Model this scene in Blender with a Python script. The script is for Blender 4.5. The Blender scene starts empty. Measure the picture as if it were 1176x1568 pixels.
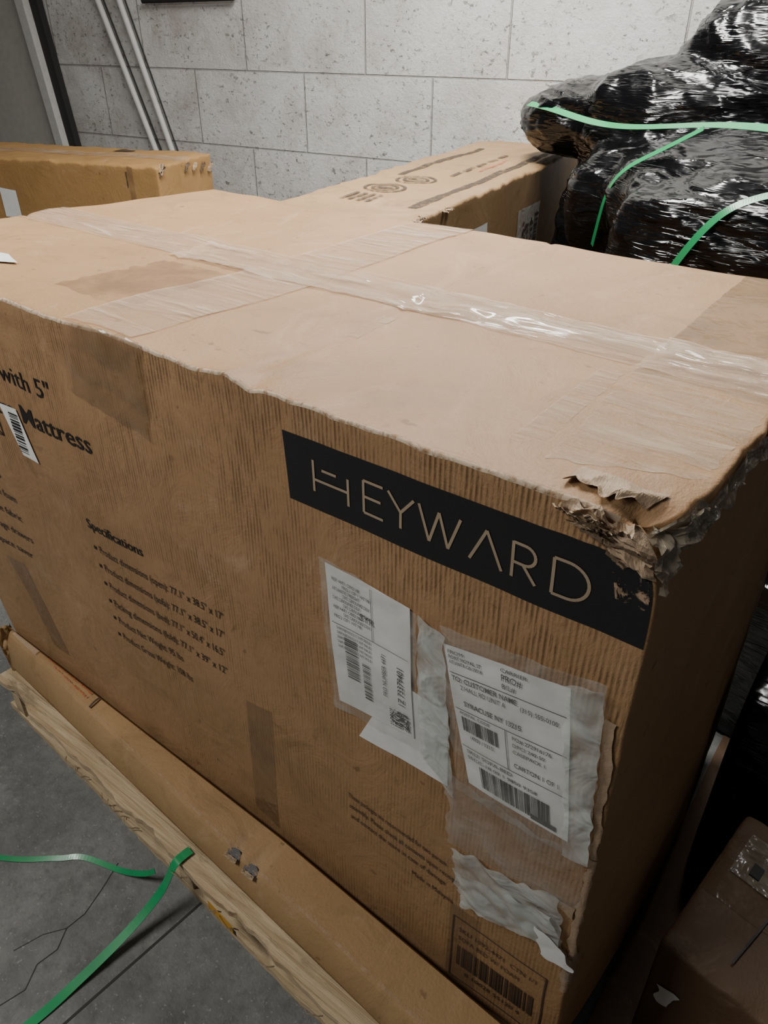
import bpy, bmesh, math, random
from mathutils import Vector, Matrix, noise
from mathutils.bvhtree import BVHTree
random.seed(7)
V=Vector
scene=bpy.context.scene
COL=scene.collection
N3=lambda x,y,z: noise.noise(V((x,y,z)))

# ---------------------------------------------------------------- helpers
def empty(name,loc=(0,0,0)):
    o=bpy.data.objects.new(name,None); COL.objects.link(o); o.empty_display_size=.1
    return o
def mesh_obj(name,verts,faces,mat=None,parent=None,smooth=True):
    me=bpy.data.meshes.new(name); me.from_pydata([tuple(v) for v in verts],[],faces); me.update()
    if smooth:
        for p in me.polygons: p.use_smooth=True
    o=bpy.data.objects.new(name,me); COL.objects.link(o)
    if mat: me.materials.append(mat)
    if parent: o.parent=parent
    return o
def grid(fn,nu,nv):
    vs=[];fs=[]
    for j in range(nv+1):
        for i in range(nu+1):
            vs.append(fn(i/nu,j/nv))
    for j in range(nv):
        for i in range(nu):
            a=j*(nu+1)+i
            fs.append((a,a+1,a+nu+2,a+nu+1))
    return vs,fs
class Acc:
    def __init__(s): s.v=[];s.f=[]
    def add(s,v,f):
        k=len(s.v); s.v+=list(v); s.f+=[tuple(i+k for i in q) for q in f]
    def obj(s,name,mat,parent,smooth=False): return mesh_obj(name,s.v,s.f,mat,parent,smooth)

# ---------------------------------------------------------------- materials
def newmat(name):
    m=bpy.data.materials.new(name); m.use_nodes=True
    nt=m.node_tree; b=nt.nodes["Principled BSDF"]
    return m,nt,b
def nd(nt,t,**k):
    n=nt.nodes.new(t)
    for a,v in k.items(): setattr(n,a,v)
    return n
def lk(nt,a,b): nt.links.new(a,b)
def ramp(nt,p0,p1,c0=(0,0,0,1),c1=(1,1,1,1)):
    r=nd(nt,"ShaderNodeValToRGB"); e=r.color_ramp.elements
    e[0].position=p0;e[0].color=c0;e[1].position=p1;e[1].color=c1
    return r
def ramp_out(nt,src,p0,p1):
    r=ramp(nt,p0,p1); lk(nt,src,r.inputs[0]); return r.outputs[0]
def noise_n(nt,vec,scale,detail=6,rough=.55,dist=0,vscale=None,ntype=None):
    if vscale:
        mp=nd(nt,"ShaderNodeMapping"); mp.inputs["Scale"].default_value=vscale; lk(nt,vec,mp.inputs[0]); vec=mp.outputs[0]
    n=nd(nt,"ShaderNodeTexNoise")
    if ntype: n.noise_type=ntype
    n.inputs["Scale"].default_value=scale;n.inputs["Detail"].default_value=detail
    n.inputs["Roughness"].default_value=rough;n.inputs["Distortion"].default_value=dist
    lk(nt,vec,n.inputs["Vector"]); return n.outputs["Fac"]
def mixc(nt,f,a,b,blend='MIX'):
    m=nd(nt,"ShaderNodeMix",data_type='RGBA',blend_type=blend)
    for s,v in ((0,f),(6,a),(7,b)):
        if isinstance(v,(int,float)): m.inputs[s].default_value=v
        elif isinstance(v,tuple): m.inputs[s].default_value=(*v[:3],1)
        else: lk(nt,v,m.inputs[s])
    return m.outputs[2]
def math_n(nt,op,a,b=None,c=None):
    m=nd(nt,"ShaderNodeMath",operation=op)
    for i,v in enumerate((a,b,c)):
        if v is None: continue
        if isinstance(v,(int,float)): m.inputs[i].default_value=v
        else: lk(nt,v,m.inputs[i])
    return m.outputs[0]
def maprange(nt,src,a,b,c,d):
    z=nd(nt,"ShaderNodeMapRange"); z.inputs[1].default_value=a;z.inputs[2].default_value=b;z.inputs[3].default_value=c;z.inputs[4].default_value=d
    lk(nt,src,z.inputs[0]); return z.outputs[0]
def plain(name,col,rough=.6,metal=0,spec=.5,coat=0):
    m,nt,b=newmat(name)
    tc=nd(nt,"ShaderNodeTexCoord")
    f=noise_n(nt,tc.outputs["Object"],25,6)
    c=mixc(nt,f,tuple(c*.8 for c in col),tuple(min(1,c*1.12) for c in col))
    lk(nt,c,b.inputs["Base Color"])
    b.inputs["Roughness"].default_value=rough; b.inputs["Metallic"].default_value=metal
    b.inputs["Specular IOR Level"].default_value=spec; b.inputs["Coat Weight"].default_value=coat
    return m
def kraft(name,base,corr=0.0,worn=.4):
    m,nt,b=newmat(name)
    tc=nd(nt,"ShaderNodeTexCoord"); ob=tc.outputs["Object"]
    geo=nd(nt,"ShaderNodeNewGeometry")
    big=noise_n(nt,ob,2.2,5); fib=noise_n(nt,ob,160,4,vscale=(1,1,.25)); scu=noise_n(nt,ob,7,8,.68,1.0)
    dark=tuple(c*.80 for c in base); light=(min(1,base[0]*1.10),min(1,base[1]*1.14),min(1,base[2]*1.2))
    c=mixc(nt,ramp_out(nt,big,.3,.7),dark,light)
    c=mixc(nt,math_n(nt,'MULTIPLY',fib,.25),c,tuple(x*.62 for x in base))
    c=mixc(nt,math_n(nt,'MULTIPLY',ramp_out(nt,scu,.53,.76),worn),c,tuple(x*.5 for x in base))
    dust=ramp_out(nt,noise_n(nt,ob,4,8,.72,2.0,vscale=(1,.6,1)),.56,.74)
    c=mixc(nt,math_n(nt,'MULTIPLY',dust,.30),c,(.58,.43,.28))
    scr=ramp_out(nt,noise_n(nt,ob,22,7,.7,2.5,vscale=(.35,1.6,.35)),.62,.68)
    c=mixc(nt,math_n(nt,'MULTIPLY',scr,.45),c,tuple(x*.5 for x in base))
    spots=ramp_out(nt,noise_n(nt,ob,30,3,.5),.70,.74)
    c=mixc(nt,math_n(nt,'MULTIPLY',spots,.6),c,tuple(x*.4 for x in base))
    h=math_n(nt,'ADD',math_n(nt,'MULTIPLY',scu,.7),math_n(nt,'MULTIPLY',fib,.15))
    if corr>0:
        w=nd(nt,"ShaderNodeTexWave",wave_type='BANDS',bands_direction='X'); w.inputs["Scale"].default_value=42
        w.inputs["Distortion"].default_value=.6; w.inputs["Detail"].default_value=1;w.inputs["Detail Scale"].default_value=.4
        lk(nt,ob,w.inputs["Vector"])
        sx=nd(nt,"ShaderNodeSeparateXYZ"); lk(nt,geo.outputs["Normal"],sx.inputs[0])
        ny=ramp_out(nt,math_n(nt,'ABSOLUTE',sx.outputs[1]),.75,.95)
        sz=nd(nt,"ShaderNodeSeparateXYZ"); lk(nt,ob,sz.inputs[0])
        zr=maprange(nt,sz.outputs[2],.55,1.15,.4,1)
        k=math_n(nt,'MULTIPLY',ny,math_n(nt,'MULTIPLY',ramp_out(nt,noise_n(nt,ob,6,4,.6),.38,.55),zr))
        brk=ramp_out(nt,noise_n(nt,ob,55,4,.6,0,vscale=(1.5,1,.35)),.36,.58)
        wk=math_n(nt,'MULTIPLY',math_n(nt,'MULTIPLY',w.outputs["Fac"],k),brk)
        c=mixc(nt,math_n(nt,'MULTIPLY',wk,corr),c,tuple(x*.42 for x in base))
        h=math_n(nt,'SUBTRACT',h,math_n(nt,'MULTIPLY',wk,.25))
    lk(nt,c,b.inputs["Base Color"]); b.inputs["Roughness"].default_value=.55; b.inputs["Specular IOR Level"].default_value=.32
    bp=nd(nt,"ShaderNodeBump"); bp.inputs["Strength"].default_value=.55; bp.inputs["Distance"].default_value=.012
    lk(nt,h,bp.inputs["Height"]); lk(nt,bp.outputs[0],b.inputs["Normal"])
    return m
def tape(name,col,alpha=.3,rough=.14,bump=.5,scale=10,vs=(1,1,1),var=.5,streak=0,rid=.16):
    m,nt,b=newmat(name)
    tc=nd(nt,"ShaderNodeTexCoord"); ob=tc.outputs["Object"]
    n=noise_n(nt,ob,scale,3,.5,.8,vscale=vs); n2=noise_n(nt,ob,scale*2.2,5,.6,1.5,vscale=vs,ntype='RIDGED_MULTIFRACTAL')
    b.inputs["Base Color"].default_value=(*col,1)
    b.inputs["Roughness"].default_value=rough; b.inputs["Specular IOR Level"].default_value=.7
    a=maprange(nt,n,.35,.68,alpha*(1-var),min(1,alpha*(1+var)))
    if streak:
        s=ramp_out(nt,noise_n(nt,ob,9,7,.7,1.2,vscale=(.45,4.5,1)),.52,.66)
        a=math_n(nt,'MINIMUM',math_n(nt,'ADD',a,math_n(nt,'MULTIPLY',s,streak)),1.0)
    lk(nt,a,b.inputs["Alpha"])
    bp=nd(nt,"ShaderNodeBump"); bp.inputs["Strength"].default_value=bump; bp.inputs["Distance"].default_value=.012
    lk(nt,math_n(nt,'ADD',n,math_n(nt,'MULTIPLY',n2,rid)),bp.inputs["Height"]); lk(nt,bp.outputs[0],b.inputs["Normal"])
    return m
def wear(name,col,amt=.8,scale=30,vs=(1,1,1),p0=.45,p1=.62,rough=.8):
    m,nt,b=newmat(name)
    tc=nd(nt,"ShaderNodeTexCoord"); ob=tc.outputs["Object"]
    b.inputs["Base Color"].default_value=(*col,1);b.inputs["Roughness"].default_value=rough
    lk(nt,math_n(nt,'MULTIPLY',ramp_out(nt,noise_n(nt,ob,scale,6,.65,.5,vscale=vs),p0,p1),amt),b.inputs["Alpha"])
    return m

M_kraft=kraft("kraft_board_main",(.39,.225,.107),corr=.8,worn=.5)
M_kraft2=kraft("kraft_board_back",(.35,.213,.100),worn=.65)
M_kraft3=kraft("kraft_board_left",(.42,.235,.085))
M_kraft4=kraft("kraft_board_thin",(.42,.260,.118),worn=.6)
M_torn=kraft("torn_paperboard",(.42,.295,.185))
M_torn_d=kraft("torn_paperboard_dark",(.15,.10,.06))
M_wear=wear("edge_wear",(.62,.48,.34),.9,70,(1,1,1),.36,.52)
M_wear3=wear("fold_wear",(.58,.42,.26),.45,40,(1,1,1),.40,.60)
M_wear2=wear("surface_wear",(.54,.42,.29),.6,16,(.5,2.2,1),.40,.66)
M_stain=wear("stain",(.22,.12,.06),.45,7,(1,1,1),.3,.6)
M_smudge=wear("faded_print",(.06,.04,.025),.85,40,(1,1,1),.33,.52)
M_redw=wear("faded_red_print",(.45,.08,.05),.7,40,(1,1,1),.35,.6)
M_tape=tape("packing_tape_clear",(.66,.50,.36),.34,.09,1,7,(.5,2.4,1),.45,.42)
M_tapeb=tape("packing_tape_brown",(.26,.165,.09),.38,.12,.8,9,var=.35)
M_tapeg=tape("packing_tape_grey",(.30,.25,.18),.7,.2,.8,18)
M_pouch=tape("clear_pouch",(.62,.62,.57),.20,.07,.8,11,var=.6,rid=.12)
M_pouch2=tape("clear_pouch_hazy",(.64,.68,.64),.52,.08,1,12,var=.5,rid=.14)
M_black=plain("black_ink",(.012,.010,.010),.5)
M_banner=wear("banner_ink",(.010,.009,.010),1,90,(1,1,1),.12,.30,.5)
M_grey_ink=plain("faded_ink",(.07,.045,.03),.7)
M_paper=plain("label_paper",(.82,.82,.79),.42)
M_letter=plain("letter_print",(.36,.27,.18),.6)
M_red=plain("red_print",(.55,.07,.03),.6)
M_green=plain("green_strap_plastic",(.015,.30,.10),.3,coat=.15)
M_rod=plain("painted_steel",(.62,.61,.58),.5)
M_darkrod=plain("dark_rubber_and_shade",(.02,.02,.02),.7)

# ---------------------------------------------------------------- carton builder
class Carton:
    def __init__(s,lo,hi,r,deform=None,M=None):
        s.lo=V(lo);s.hi=V(hi);s.r=r;s.d=deform;s.M=M or Matrix.Identity(4)
    def pt(s,p,off=0.0):
        q=V([min(max(p[i],s.lo[i]+s.r),s.hi[i]-s.r) for i in range(3)])
        n=V(p)-q
        if n.length<1e-9: n=V((0,-1,0))
        n.normalize()
        w=q+n*(s.r+off)
        if s.d: w=s.d(w)
        return s.M@w
    def build(s,name,mat,parent,step=.02):
        bm=bmesh.new(); cache={}
        def axis(i):
            L=s.hi[i]-s.lo[i]; k=max(4,int(L/step)); r=s.r
            a=[s.lo[i]+r*t for t in (0,.3,.65)]
            a+=[s.lo[i]+r+(L-2*r)*j/k for j in range(k+1)]
            a+=[s.hi[i]-r*t for t in (.65,.3,0)]
            return a
        ax=[axis(i) for i in range(3)]
        def vert(p):
            k=tuple(round(c,6) for c in p)
            if k not in cache: cache[k]=bm.verts.new(s.pt(p))
            return cache[k]
        for i in range(3):
            u,v=(i+1)%3,(i+2)%3
            for side in (0,1):
                val=s.hi[i] if side else s.lo[i]
                def P(x,y):
                    p=[0,0,0];p[i]=val;p[u]=x;p[v]=y;return p
                for a in range(len(ax[u])-1):
                    for b in range(len(ax[v])-1):
                        q=[vert(P(ax[u][a],ax[v][b])),vert(P(ax[u][a+1],ax[v][b])),vert(P(ax[u][a+1],ax[v][b+1])),vert(P(ax[u][a],ax[v][b+1]))]
                        if not side:q.reverse()
                        bm.faces.new(q)
        me=bpy.data.meshes.new(name);bm.to_mesh(me);bm.free()
        for p in me.polygons:p.use_smooth=True
        me.materials.append(mat)
        o=bpy.data.objects.new(name,me);COL.objects.link(o);o.parent=parent
        return o
    def front(s,x,z,off=.001):
        y=s.lo.y
        if x>s.hi.x: y+=x-s.hi.x; x=s.hi.x
        if z>s.hi.z: y+=z-s.hi.z; z=s.hi.z
        return s.pt((x,y,z),off)
    def top(s,x,y,off=.001):
        z=s.hi.z
        if y<s.lo.y: z-=s.lo.y-y; y=s.lo.y
        if y>s.hi.y: z-=y-s.hi.y; y=s.hi.y
        if x>s.hi.x: z-=x-s.hi.x; x=s.hi.x
        return s.pt((x,y,z),off)
    def side(s,y,z,off=.001): return s.pt((s.hi.x,y,z),off)
def bil(c,s,t):
    TL,TR,BR,BL=[V(q) for q in c]
    return (TL*(1-s)+TR*s)*t+(BL*(1-s)+BR*s)*(1-t)
def patch(name,surf,corners,mat,parent,off=.0015,nu=24,nv=24,rag=0,seed=0,lump=0,lf=12,smooth=True):
    def fn(s,t):
        u,v=bil(corners,s,t)
        if rag:
            e=max(abs(2*s-1),abs(2*t-1))**6
            u+=rag*e*N3(u*40+seed,v*40,seed); v+=rag*e*N3(u*40,v*40+seed,seed+9)
        o=off+(lump*abs(N3(u*lf+seed,v*lf,3.3)) if lump else 0)
        return surf(u,v,o)
    v,f=grid(fn,nu,nv)
    return mesh_obj(name,v,f,mat,parent,smooth)
def text_geo(body,size,width=None,bold=False):
    c=bpy.data.curves.new("tmp","FONT");c.body=body;c.size=size;c.resolution_u=2
    if bold:c.offset=size*.010
    o=bpy.data.objects.new("tmp",c)
    me=bpy.data.meshes.new_from_object(o)
    vs=[(v.co.x,v.co.y) for v in me.vertices];fs=[tuple(p.vertices) for p in me.polygons]
    bpy.data.objects.remove(o);bpy.data.curves.remove(c);bpy.data.meshes.remove(me)
    if width and vs:
        k=width/max(v[0] for v in vs); vs=[(x*k,y) for x,y in vs]
    return vs,fs
def put_text(acc,mapper,body,size,u,v,width=None,bold=False):
    vs,fs=text_geo(body,size,width,bold)
    acc.add([mapper(u+x,v+y) for x,y in vs],fs)
def put_rect(acc,mapper,u0,v0,u1,v1,n=1):
    acc.add(*grid(lambda s,t:mapper(u0+(u1-u0)*s,v0+(v1-v0)*t),n,1))
def put_line(acc,mapper,a,b,w,n=4):
    a=V(a);b=V(b);d=(b-a).normalized();q=V((-d.y,d.x))*w/2
    def fn(s,t):
        p=a+(b-a)*s+q*(2*t-1);return mapper(p.x,p.y)
    acc.add(*grid(fn,n,1))
def barcode(acc,mapper,u0,v0,u1,v1,horizontal=True,n=60,seed=1):
    rnd=random.Random(seed);x=0;tot=[]
    while x<n:
        w=rnd.choice([1,1,2,3]);g=rnd.choice([1,1,2]);tot.append((x,w));x+=w+g
    for a,w in tot:
        if horizontal:
            L=(u1-u0);put_rect(acc,mapper,u0+L*a/x,v0,u0+L*(a+w)/x,v1)
        else:
            L=(v1-v0);put_rect(acc,mapper,u0,v0+L*a/x,u1,v0+L*(a+w)/x)
def qr(acc,mapper,u,v,s,n=17,seed=3):
    rnd=random.Random(seed);k=s/n
    for i in range(n):
        for j in range(n):
            if rnd.random()<.5: put_rect(acc,mapper,u+i*k,v+j*k,u+(i+1)*k,v+(j+1)*k)

# ================================================================ ROOM
fl=mesh_obj("floor",[(-6,-3,-.08),(3,-3,-.08),(3,4.2,-.08),(-6,4.2,-.08)],[(0,1,2,3)],None,None,False)
m,nt,b=newmat("concrete");tc=nd(nt,"ShaderNodeTexCoord");ob=tc.outputs["Object"]
c=mixc(nt,ramp_out(nt,noise_n(nt,ob,3.2,10,.72),.34,.66),(.125,.127,.12),(.27,.272,.26))
c=mixc(nt,math_n(nt,'MULTIPLY',ramp_out(nt,noise_n(nt,ob,40,7,.75),.48,.70),.6),c,(.09,.09,.085))
c=mixc(nt,math_n(nt,'MULTIPLY',ramp_out(nt,noise_n(nt,ob,9,6,.7),.58,.68),.35),c,(.34,.34,.32))
c=mixc(nt,math_n(nt,'MULTIPLY',ramp_out(nt,noise_n(nt,ob,120,3,.6),.64,.70),.6),c,(.40,.40,.38))
lk(nt,c,b.inputs["Base Color"]);b.inputs["Roughness"].default_value=.75
bp=nd(nt,"ShaderNodeBump");bp.inputs["Strength"].default_value=.5;bp.inputs["Distance"].default_value=.01
lk(nt,noise_n(nt,ob,80,6,.7),bp.inputs["Height"]);lk(nt,bp.outputs[0],b.inputs["Normal"])
fl.data.materials.append(m)
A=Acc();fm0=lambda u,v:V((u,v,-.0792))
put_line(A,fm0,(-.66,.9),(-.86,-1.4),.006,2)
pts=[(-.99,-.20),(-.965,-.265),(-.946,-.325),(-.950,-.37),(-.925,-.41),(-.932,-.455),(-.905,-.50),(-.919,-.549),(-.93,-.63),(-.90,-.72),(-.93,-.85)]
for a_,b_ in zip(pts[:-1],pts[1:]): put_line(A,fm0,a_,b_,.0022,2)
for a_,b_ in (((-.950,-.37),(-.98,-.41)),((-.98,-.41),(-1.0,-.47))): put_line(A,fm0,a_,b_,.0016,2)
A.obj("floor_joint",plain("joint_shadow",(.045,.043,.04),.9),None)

m,nt,b=newmat("painted_block_wall");tc=nd(nt,"ShaderNodeTexCoord");ob=tc.outputs["Object"]
sx=nd(nt,"ShaderNodeSeparateXYZ");lk(nt,ob,sx.inputs[0])
cb=nd(nt,"ShaderNodeCombineXYZ");lk(nt,math_n(nt,'ADD',sx.outputs[0],.335+7.9),cb.inputs[0]);lk(nt,math_n(nt,'ADD',sx.outputs[2],-.24+.79),cb.inputs[1])
br=nd(nt,"ShaderNodeTexBrick");br.offset=.5;br.offset_frequency=2;br.squash=1
br.inputs["Scale"].default_value=1;br.inputs["Brick Width"].default_value=.79;br.inputs["Row Height"].default_value=.395
br.inputs["Mortar Size"].default_value=.0055;br.inputs["Mortar Smooth"].default_value=.5
lk(nt,cb.outputs[0],br.inputs["Vector"])
st=noise_n(nt,ob,1.6,7,.65,.6)
c=mixc(nt,ramp_out(nt,st,.35,.7),(.86,.86,.83),(.68,.67,.63))
gx=maprange(nt,sx.outputs[0],-3.0,.5,1.0,.35)
c=mixc(nt,math_n(nt,'MULTIPLY',math_n(nt,'MULTIPLY',ramp_out(nt,noise_n(nt,ob,3.2,9,.75,.5),.46,.70),.8),gx),c,(.40,.34,.28))
pit=ramp_out(nt,noise_n(nt,ob,34,7,.78,.3,vscale=(.8,1,1.1)),.578,.605)
pz=ramp_out(nt,noise_n(nt,ob,4,6,.7),.42,.57)
pitk=math_n(nt,'MULTIPLY',pit,pz)
c=mixc(nt,math_n(nt,'MULTIPLY',pitk,.8),c,(.15,.13,.11))
c=mixc(nt,math_n(nt,'MULTIPLY',br.outputs["Fac"],.5),c,(.25,.24,.22))
lk(nt,c,b.inputs["Base Color"]);b.inputs["Roughness"].default_value=.6
h=math_n(nt,'SUBTRACT',math_n(nt,'MULTIPLY',noise_n(nt,ob,45,9,.78),.7),math_n(nt,'ADD',math_n(nt,'MULTIPLY',br.outputs["Fac"],1.5),math_n(nt,'MULTIPLY',pitk,.4)))
bp=nd(nt,"ShaderNodeBump");bp.inputs["Strength"].default_value=.9;bp.inputs["Distance"].default_value=.016
lk(nt,h,bp.inputs["Height"]);lk(nt,bp.outputs[0],b.inputs["Normal"])
M_wall=m
def box_mesh(x0,y0,z0,x1,y1,z1):
    v=[(x,y,z) for z in (z0,z1) for y in (y0,y1) for x in (x0,x1)]
    f=[(0,2,3,1),(4,5,7,6),(0,1,5,4),(2,6,7,3),(0,4,6,2),(1,3,7,5)]
    return v,f
WM=Matrix.Translation((-1.5,3.0,0))@Matrix.Rotation(math.radians(6),4,'Z')
v,f=box_mesh(-4.6,0,-.08,4.2,.15,3.3)
wall=mesh_obj("wall_back",v,f,M_wall,None,False);wall.matrix_world=WM
M_pil=plain("weathered_plaster",(.50,.475,.42),.8)
def wallobj(name,prof,y0,y1,mat,parent=None):
    n=len(prof);v=[(u,y0,z) for u,z in prof]+[(u,y1,z) for u,z in prof]
    f=[tuple(range(n)),tuple(reversed(range(n,2*n)))]+[(i,i+n,(i+1)%n+n,(i+1)%n) for i in range(n)]
    return mesh_obj(name,[WM@V(p) for p in v],f,mat,parent,False)
e=empty("steel_door_frame")
wallobj("panel",[(-4.6,-.08),(-3.42,-.08),(-3.86,3.2),(-4.6,3.2)],-.06,-.005,M_pil,e)
wallobj("jamb",[(-3.42,-.08),(-3.355,-.08),(-3.78,3.2),(-3.86,3.2)],-.10,-.005,M_rod,e)
wallobj("gasket",[(-3.355,-.08),(-3.29,-.08),(-3.70,3.2),(-3.78,3.2)],-.05,-.005,M_darkrod,e)
def tube(name,pts,r,mat,parent=None):
    c=bpy.data.curves.new(name,"CURVE");c.dimensions='3D';c.bevel_depth=r;c.bevel_resolution=4;c.use_fill_caps=True
    s=c.splines.new('POLY');s.points.add(len(pts)-1)
    for i,p in enumerate(pts): s.points[i].co=(*p,1)
    o=bpy.data.objects.new(name,c);c.materials.append(mat)
    me=bpy.data.meshes.new_from_object(o)
    bpy.data.objects.remove(o);o=bpy.data.objects.new(name,me);COL.objects.link(o)
    for p in me.polygons:p.use_smooth=True
    if parent:o.parent=parent
    return o
for (ua,ub) in ((-2.30,-3.42),(-2.20,-3.19)):
    ec=empty("wall_conduit")
    tube("pipe",[WM@V((ua,-.03,-.055)),WM@V((ub,-.03,2.9))],.018,M_rod,ec)
    tube("pipe_shade",[WM@V((ua+.03,-.012,-.06)),WM@V((ub+.03,-.012,2.9))],.005,M_darkrod,ec)  # dark tube standing in for the shadow along the pipe edge
tube("wall_rail",[WM@V((-2.62,-.03,1.762)),WM@V((-1.94,-.03,1.768))],.014,M_darkrod)

# ================================================================ MAIN BOX
def dmain(p):
    x,y,z=p
    w=max(0,min(1,-x/1.75))
    zz=(z-.06)/1.155
    sh=-.15+.36*zz-.20*max(0,(y-.55)/.47)*zz
    x-=w**3*sh*.9
    fy=max(0,1-y/.4); ty=max(0,(zz-.75)/.25)
    y+= -fy*(.006*math.sin(3.1*x+1)+.010*N3(x*2.4,0,z*2.6+5)+.003*N3(x*9,0,z*5))*(1-.3*ty)
    ef=math.exp(-((p[1])/.04)**2)*math.exp(-((p[2]-1.215)/.04)**2)
    z+= ef*(.006*N3(x*5,1,2)+.0018*N3(x*21,4,1)) - .009*math.exp(-((x+.575)/.022)**2)*ef+.006*math.exp(-((x+.63)/.04)**2)*ef
    y+= ef*.002*N3(x*17,9,1)
    z+= ty*(.006*N3(x*2,y*3,1)+.0035*N3(x*8,y*8,7))
    z+= ty*.008*min(1,max(0,(-p[0]-.7)/.4))*fy
    z-= ty*.006*math.exp(-((y-.485)/.010)**2)
    z-= ty*.008*math.exp(-((y-.5)/.3)**2)
    z-= ty*.0035*math.exp(-((p[0]+.60)/.008)**2)
    z-= ty*.0035*math.exp(-((p[0]+1.17)/.008)**2)
    if p[0]>-.2:
        k=(p[0]+.2)/.245
        x+=k*.028*math.sin(math.pi*min(1,max(0,(y)/1.02)))*(.4+.6*(1-zz))
        x+=k*.012*(1-zz)+k*.004*N3(y*9,z*9,2)
    dd=V(p)-V((.045,0,1.215));d=V((dd.x,dd.y,dd.z*1.4)).length
    c=math.exp(-(d/.060)**2)
    x+=c*(-.030+.020*N3(p[0]*26,p[1]*26,p[2]*30)); y+=c*(.020+.020*N3(p[0]*28+5,p[1]*26,p[2]*40)); z+=c*(-.018+.026*N3(p[0]*30,p[1]*30+4,p[2]*22))
    c2=math.exp(-(d/.15)**2)
    z+=c2*.006*N3(p[0]*22,p[1]*22,1)
    d2=math.exp(-((p[0]-.045)/.03)**2)*math.exp(-((p[2]-1.215)/.03)**2)
    x+=d2*.010*N3(p[1]*18,3,1); z+=d2*.008*N3(p[1]*25,8,1)
    return V((x,y,z))
B=Carton((-1.75,0,.06),(.045,1.02,1.215),.006,dmain)
E=empty("mattress_carton")
B.build("carton_body",M_kraft,E,.0115)
patch("banner_print",B.front,[(-.507,1.163),(.040,1.168),(.040,1.055),(-.502,1.050)],M_banner,E,.0006,110,20)
A=Acc();fm=lambda u,v:B.front(u,v,.0016)
lw=.0042;z0,z1=1.082,1.133
def L(*pts,w=lw):
    for a,b_ in zip(pts[:-1],pts[1:]): put_line(A,fm,a,b_,w,4)
L((-.450,z0),(-.450,z1));L((-.450,1.102),(-.387,1.102));L((-.387,z0-.002),(-.387,1.124));L((-.434,1.121),(-.408,1.121))
L((-.359,z0),(-.359,z1));L((-.359,z0),(-.325,z0));L((-.359,1.108),(-.329,1.108));L((-.359,z1),(-.325,z1))
L((-.316,z1),(-.295,1.107),(-.274,z1));L((-.295,1.107),(-.295,z0))
L((-.266,z1),(-.249,z0),(-.235,z1-.002),(-.220,z0),(-.203,z1))
L((-.188,z0),(-.165,z1),(-.142,z0))
def arc(cx,cz,rx,rz,a0,a1,n=12):
    return [(cx+rx*math.cos(math.radians(a0+(a1-a0)*i/n)),cz+rz*math.sin(math.radians(a0+(a1-a0)*i/n))) for i in range(n+1)]
L((-.128,z0),(-.128,z1+.001));L((-.128,z1),(-.112,z1),*arc(-.112,z1-.014,.014,.014,90,-90),(-.128,z1-.028));L((-.114,z1-.028),(-.096,z0))
L((-.075,z0),(-.075,z1));L((-.075,z1),(-.056,z1),*arc(-.056,(z0+z1)/2,.0255,.0255,90,-90),(-.075,z0))
A.obj("logo_letters",M_letter,E)
patch("banner_scuff",B.front,[(-.01,1.165),(.042,1.165),(.042,1.11),(-.0,1.11)],wear("banner_scuff",(.40,.27,.17),.95,45,(1,1,1),.52,.60),E,.0022,20,16)
A=Acc()
put_text(A,fm,"with 5\"",.055,-1.255,1.036,.165)
put_text(A,fm,"Foam Mattress",.056,-1.380,.956,.378,True)
put_text(A,fm,"Specifications",.034,-1.096,.755,.175,True)
rows=["Product dimensions (open): 77.1\" x 38.5\" x 17\"","Product dimensions (sofa): 77.1\" x 38.5\" x 17\"","Product dimensions (bed): 77.1\" x 50.4\" x 16.5\"",
"Packing dimensions (fold): 77.1\" x 39\" x 12\"","Product Net Weight: 95 lbs","Product Gross Weight: 108 lbs"]
wd=[.37,.365,.36,.36,.215,.235]
for i,r_ in enumerate(rows):
    zz=.697-.047*i
    put_text(A,fm,r_,.027,-1.078,zz,wd[i])
    put_rect(A,fm,-1.096,zz+.003,-1.088,zz+.012)
for i,(w,t) in enumerate([(.10,"Features"),(.13,"supportive foam"),(.12,"durable fabric"),(.13,"storage drawers"),(.10,"space saver")]):
    put_text(A,fm,t,.028,-1.55,.765-.055*i,w+.05)
put_text(A,fm,"These packages are recommended for two person",.0185,-.413,.424,.225)
put_text(A,fm,"assembly. Please check all contents upon receipt",.0185,-.410,.396,.245)
put_text(A,fm,"and contact the store in case of damage",.0185,-.407,.368,.22)
put_text(A,fm,"Made in Malaysia",.0185,-.26,.330,.09)
for a_,b_ in (((-1.37,.90),(-1.31,.90)),((-1.37,.94),(-1.37,.90)),((-1.31,.94),(-1.31,.90)),((-1.37,.94),(-1.31,.90))): put_line(A,fm,a_,b_,.003)
A.obj("printed_text",M_black,E)
A=Acc()
x0,x1,zt_,zb=-.165,.012,.30,.10
for a,b_ in (((x0,zt_),(x1,zt_)),((x1,zt_),(x1,zb)),((x1,zb),(x0,zb)),((x0,zb),(x0,zt_))): put_line(A,fm,a,b_,.003,6)
barcode(A,fm,x0+.012,.15,x1-.012,.215,True,80,4)
put_text(A,fm,"SKU 1092-4471  CTN 1/1",.018,x0+.012,.262,.15)
put_text(A,fm,"8 10028 55120 4",.018,x0+.03,.125,.11)
put_text(A,fm,"SOFA BED W/ FOAM",.018,x0+.012,.235,.12)
A.obj("printed_barcode",M_grey_ink,E)
patch("tape_barcode",B.front,[(-.175,.33),(-.115,.33),(-.115,.09),(-.175,.09)],M_tapeb,E,.001,8,16)
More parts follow.
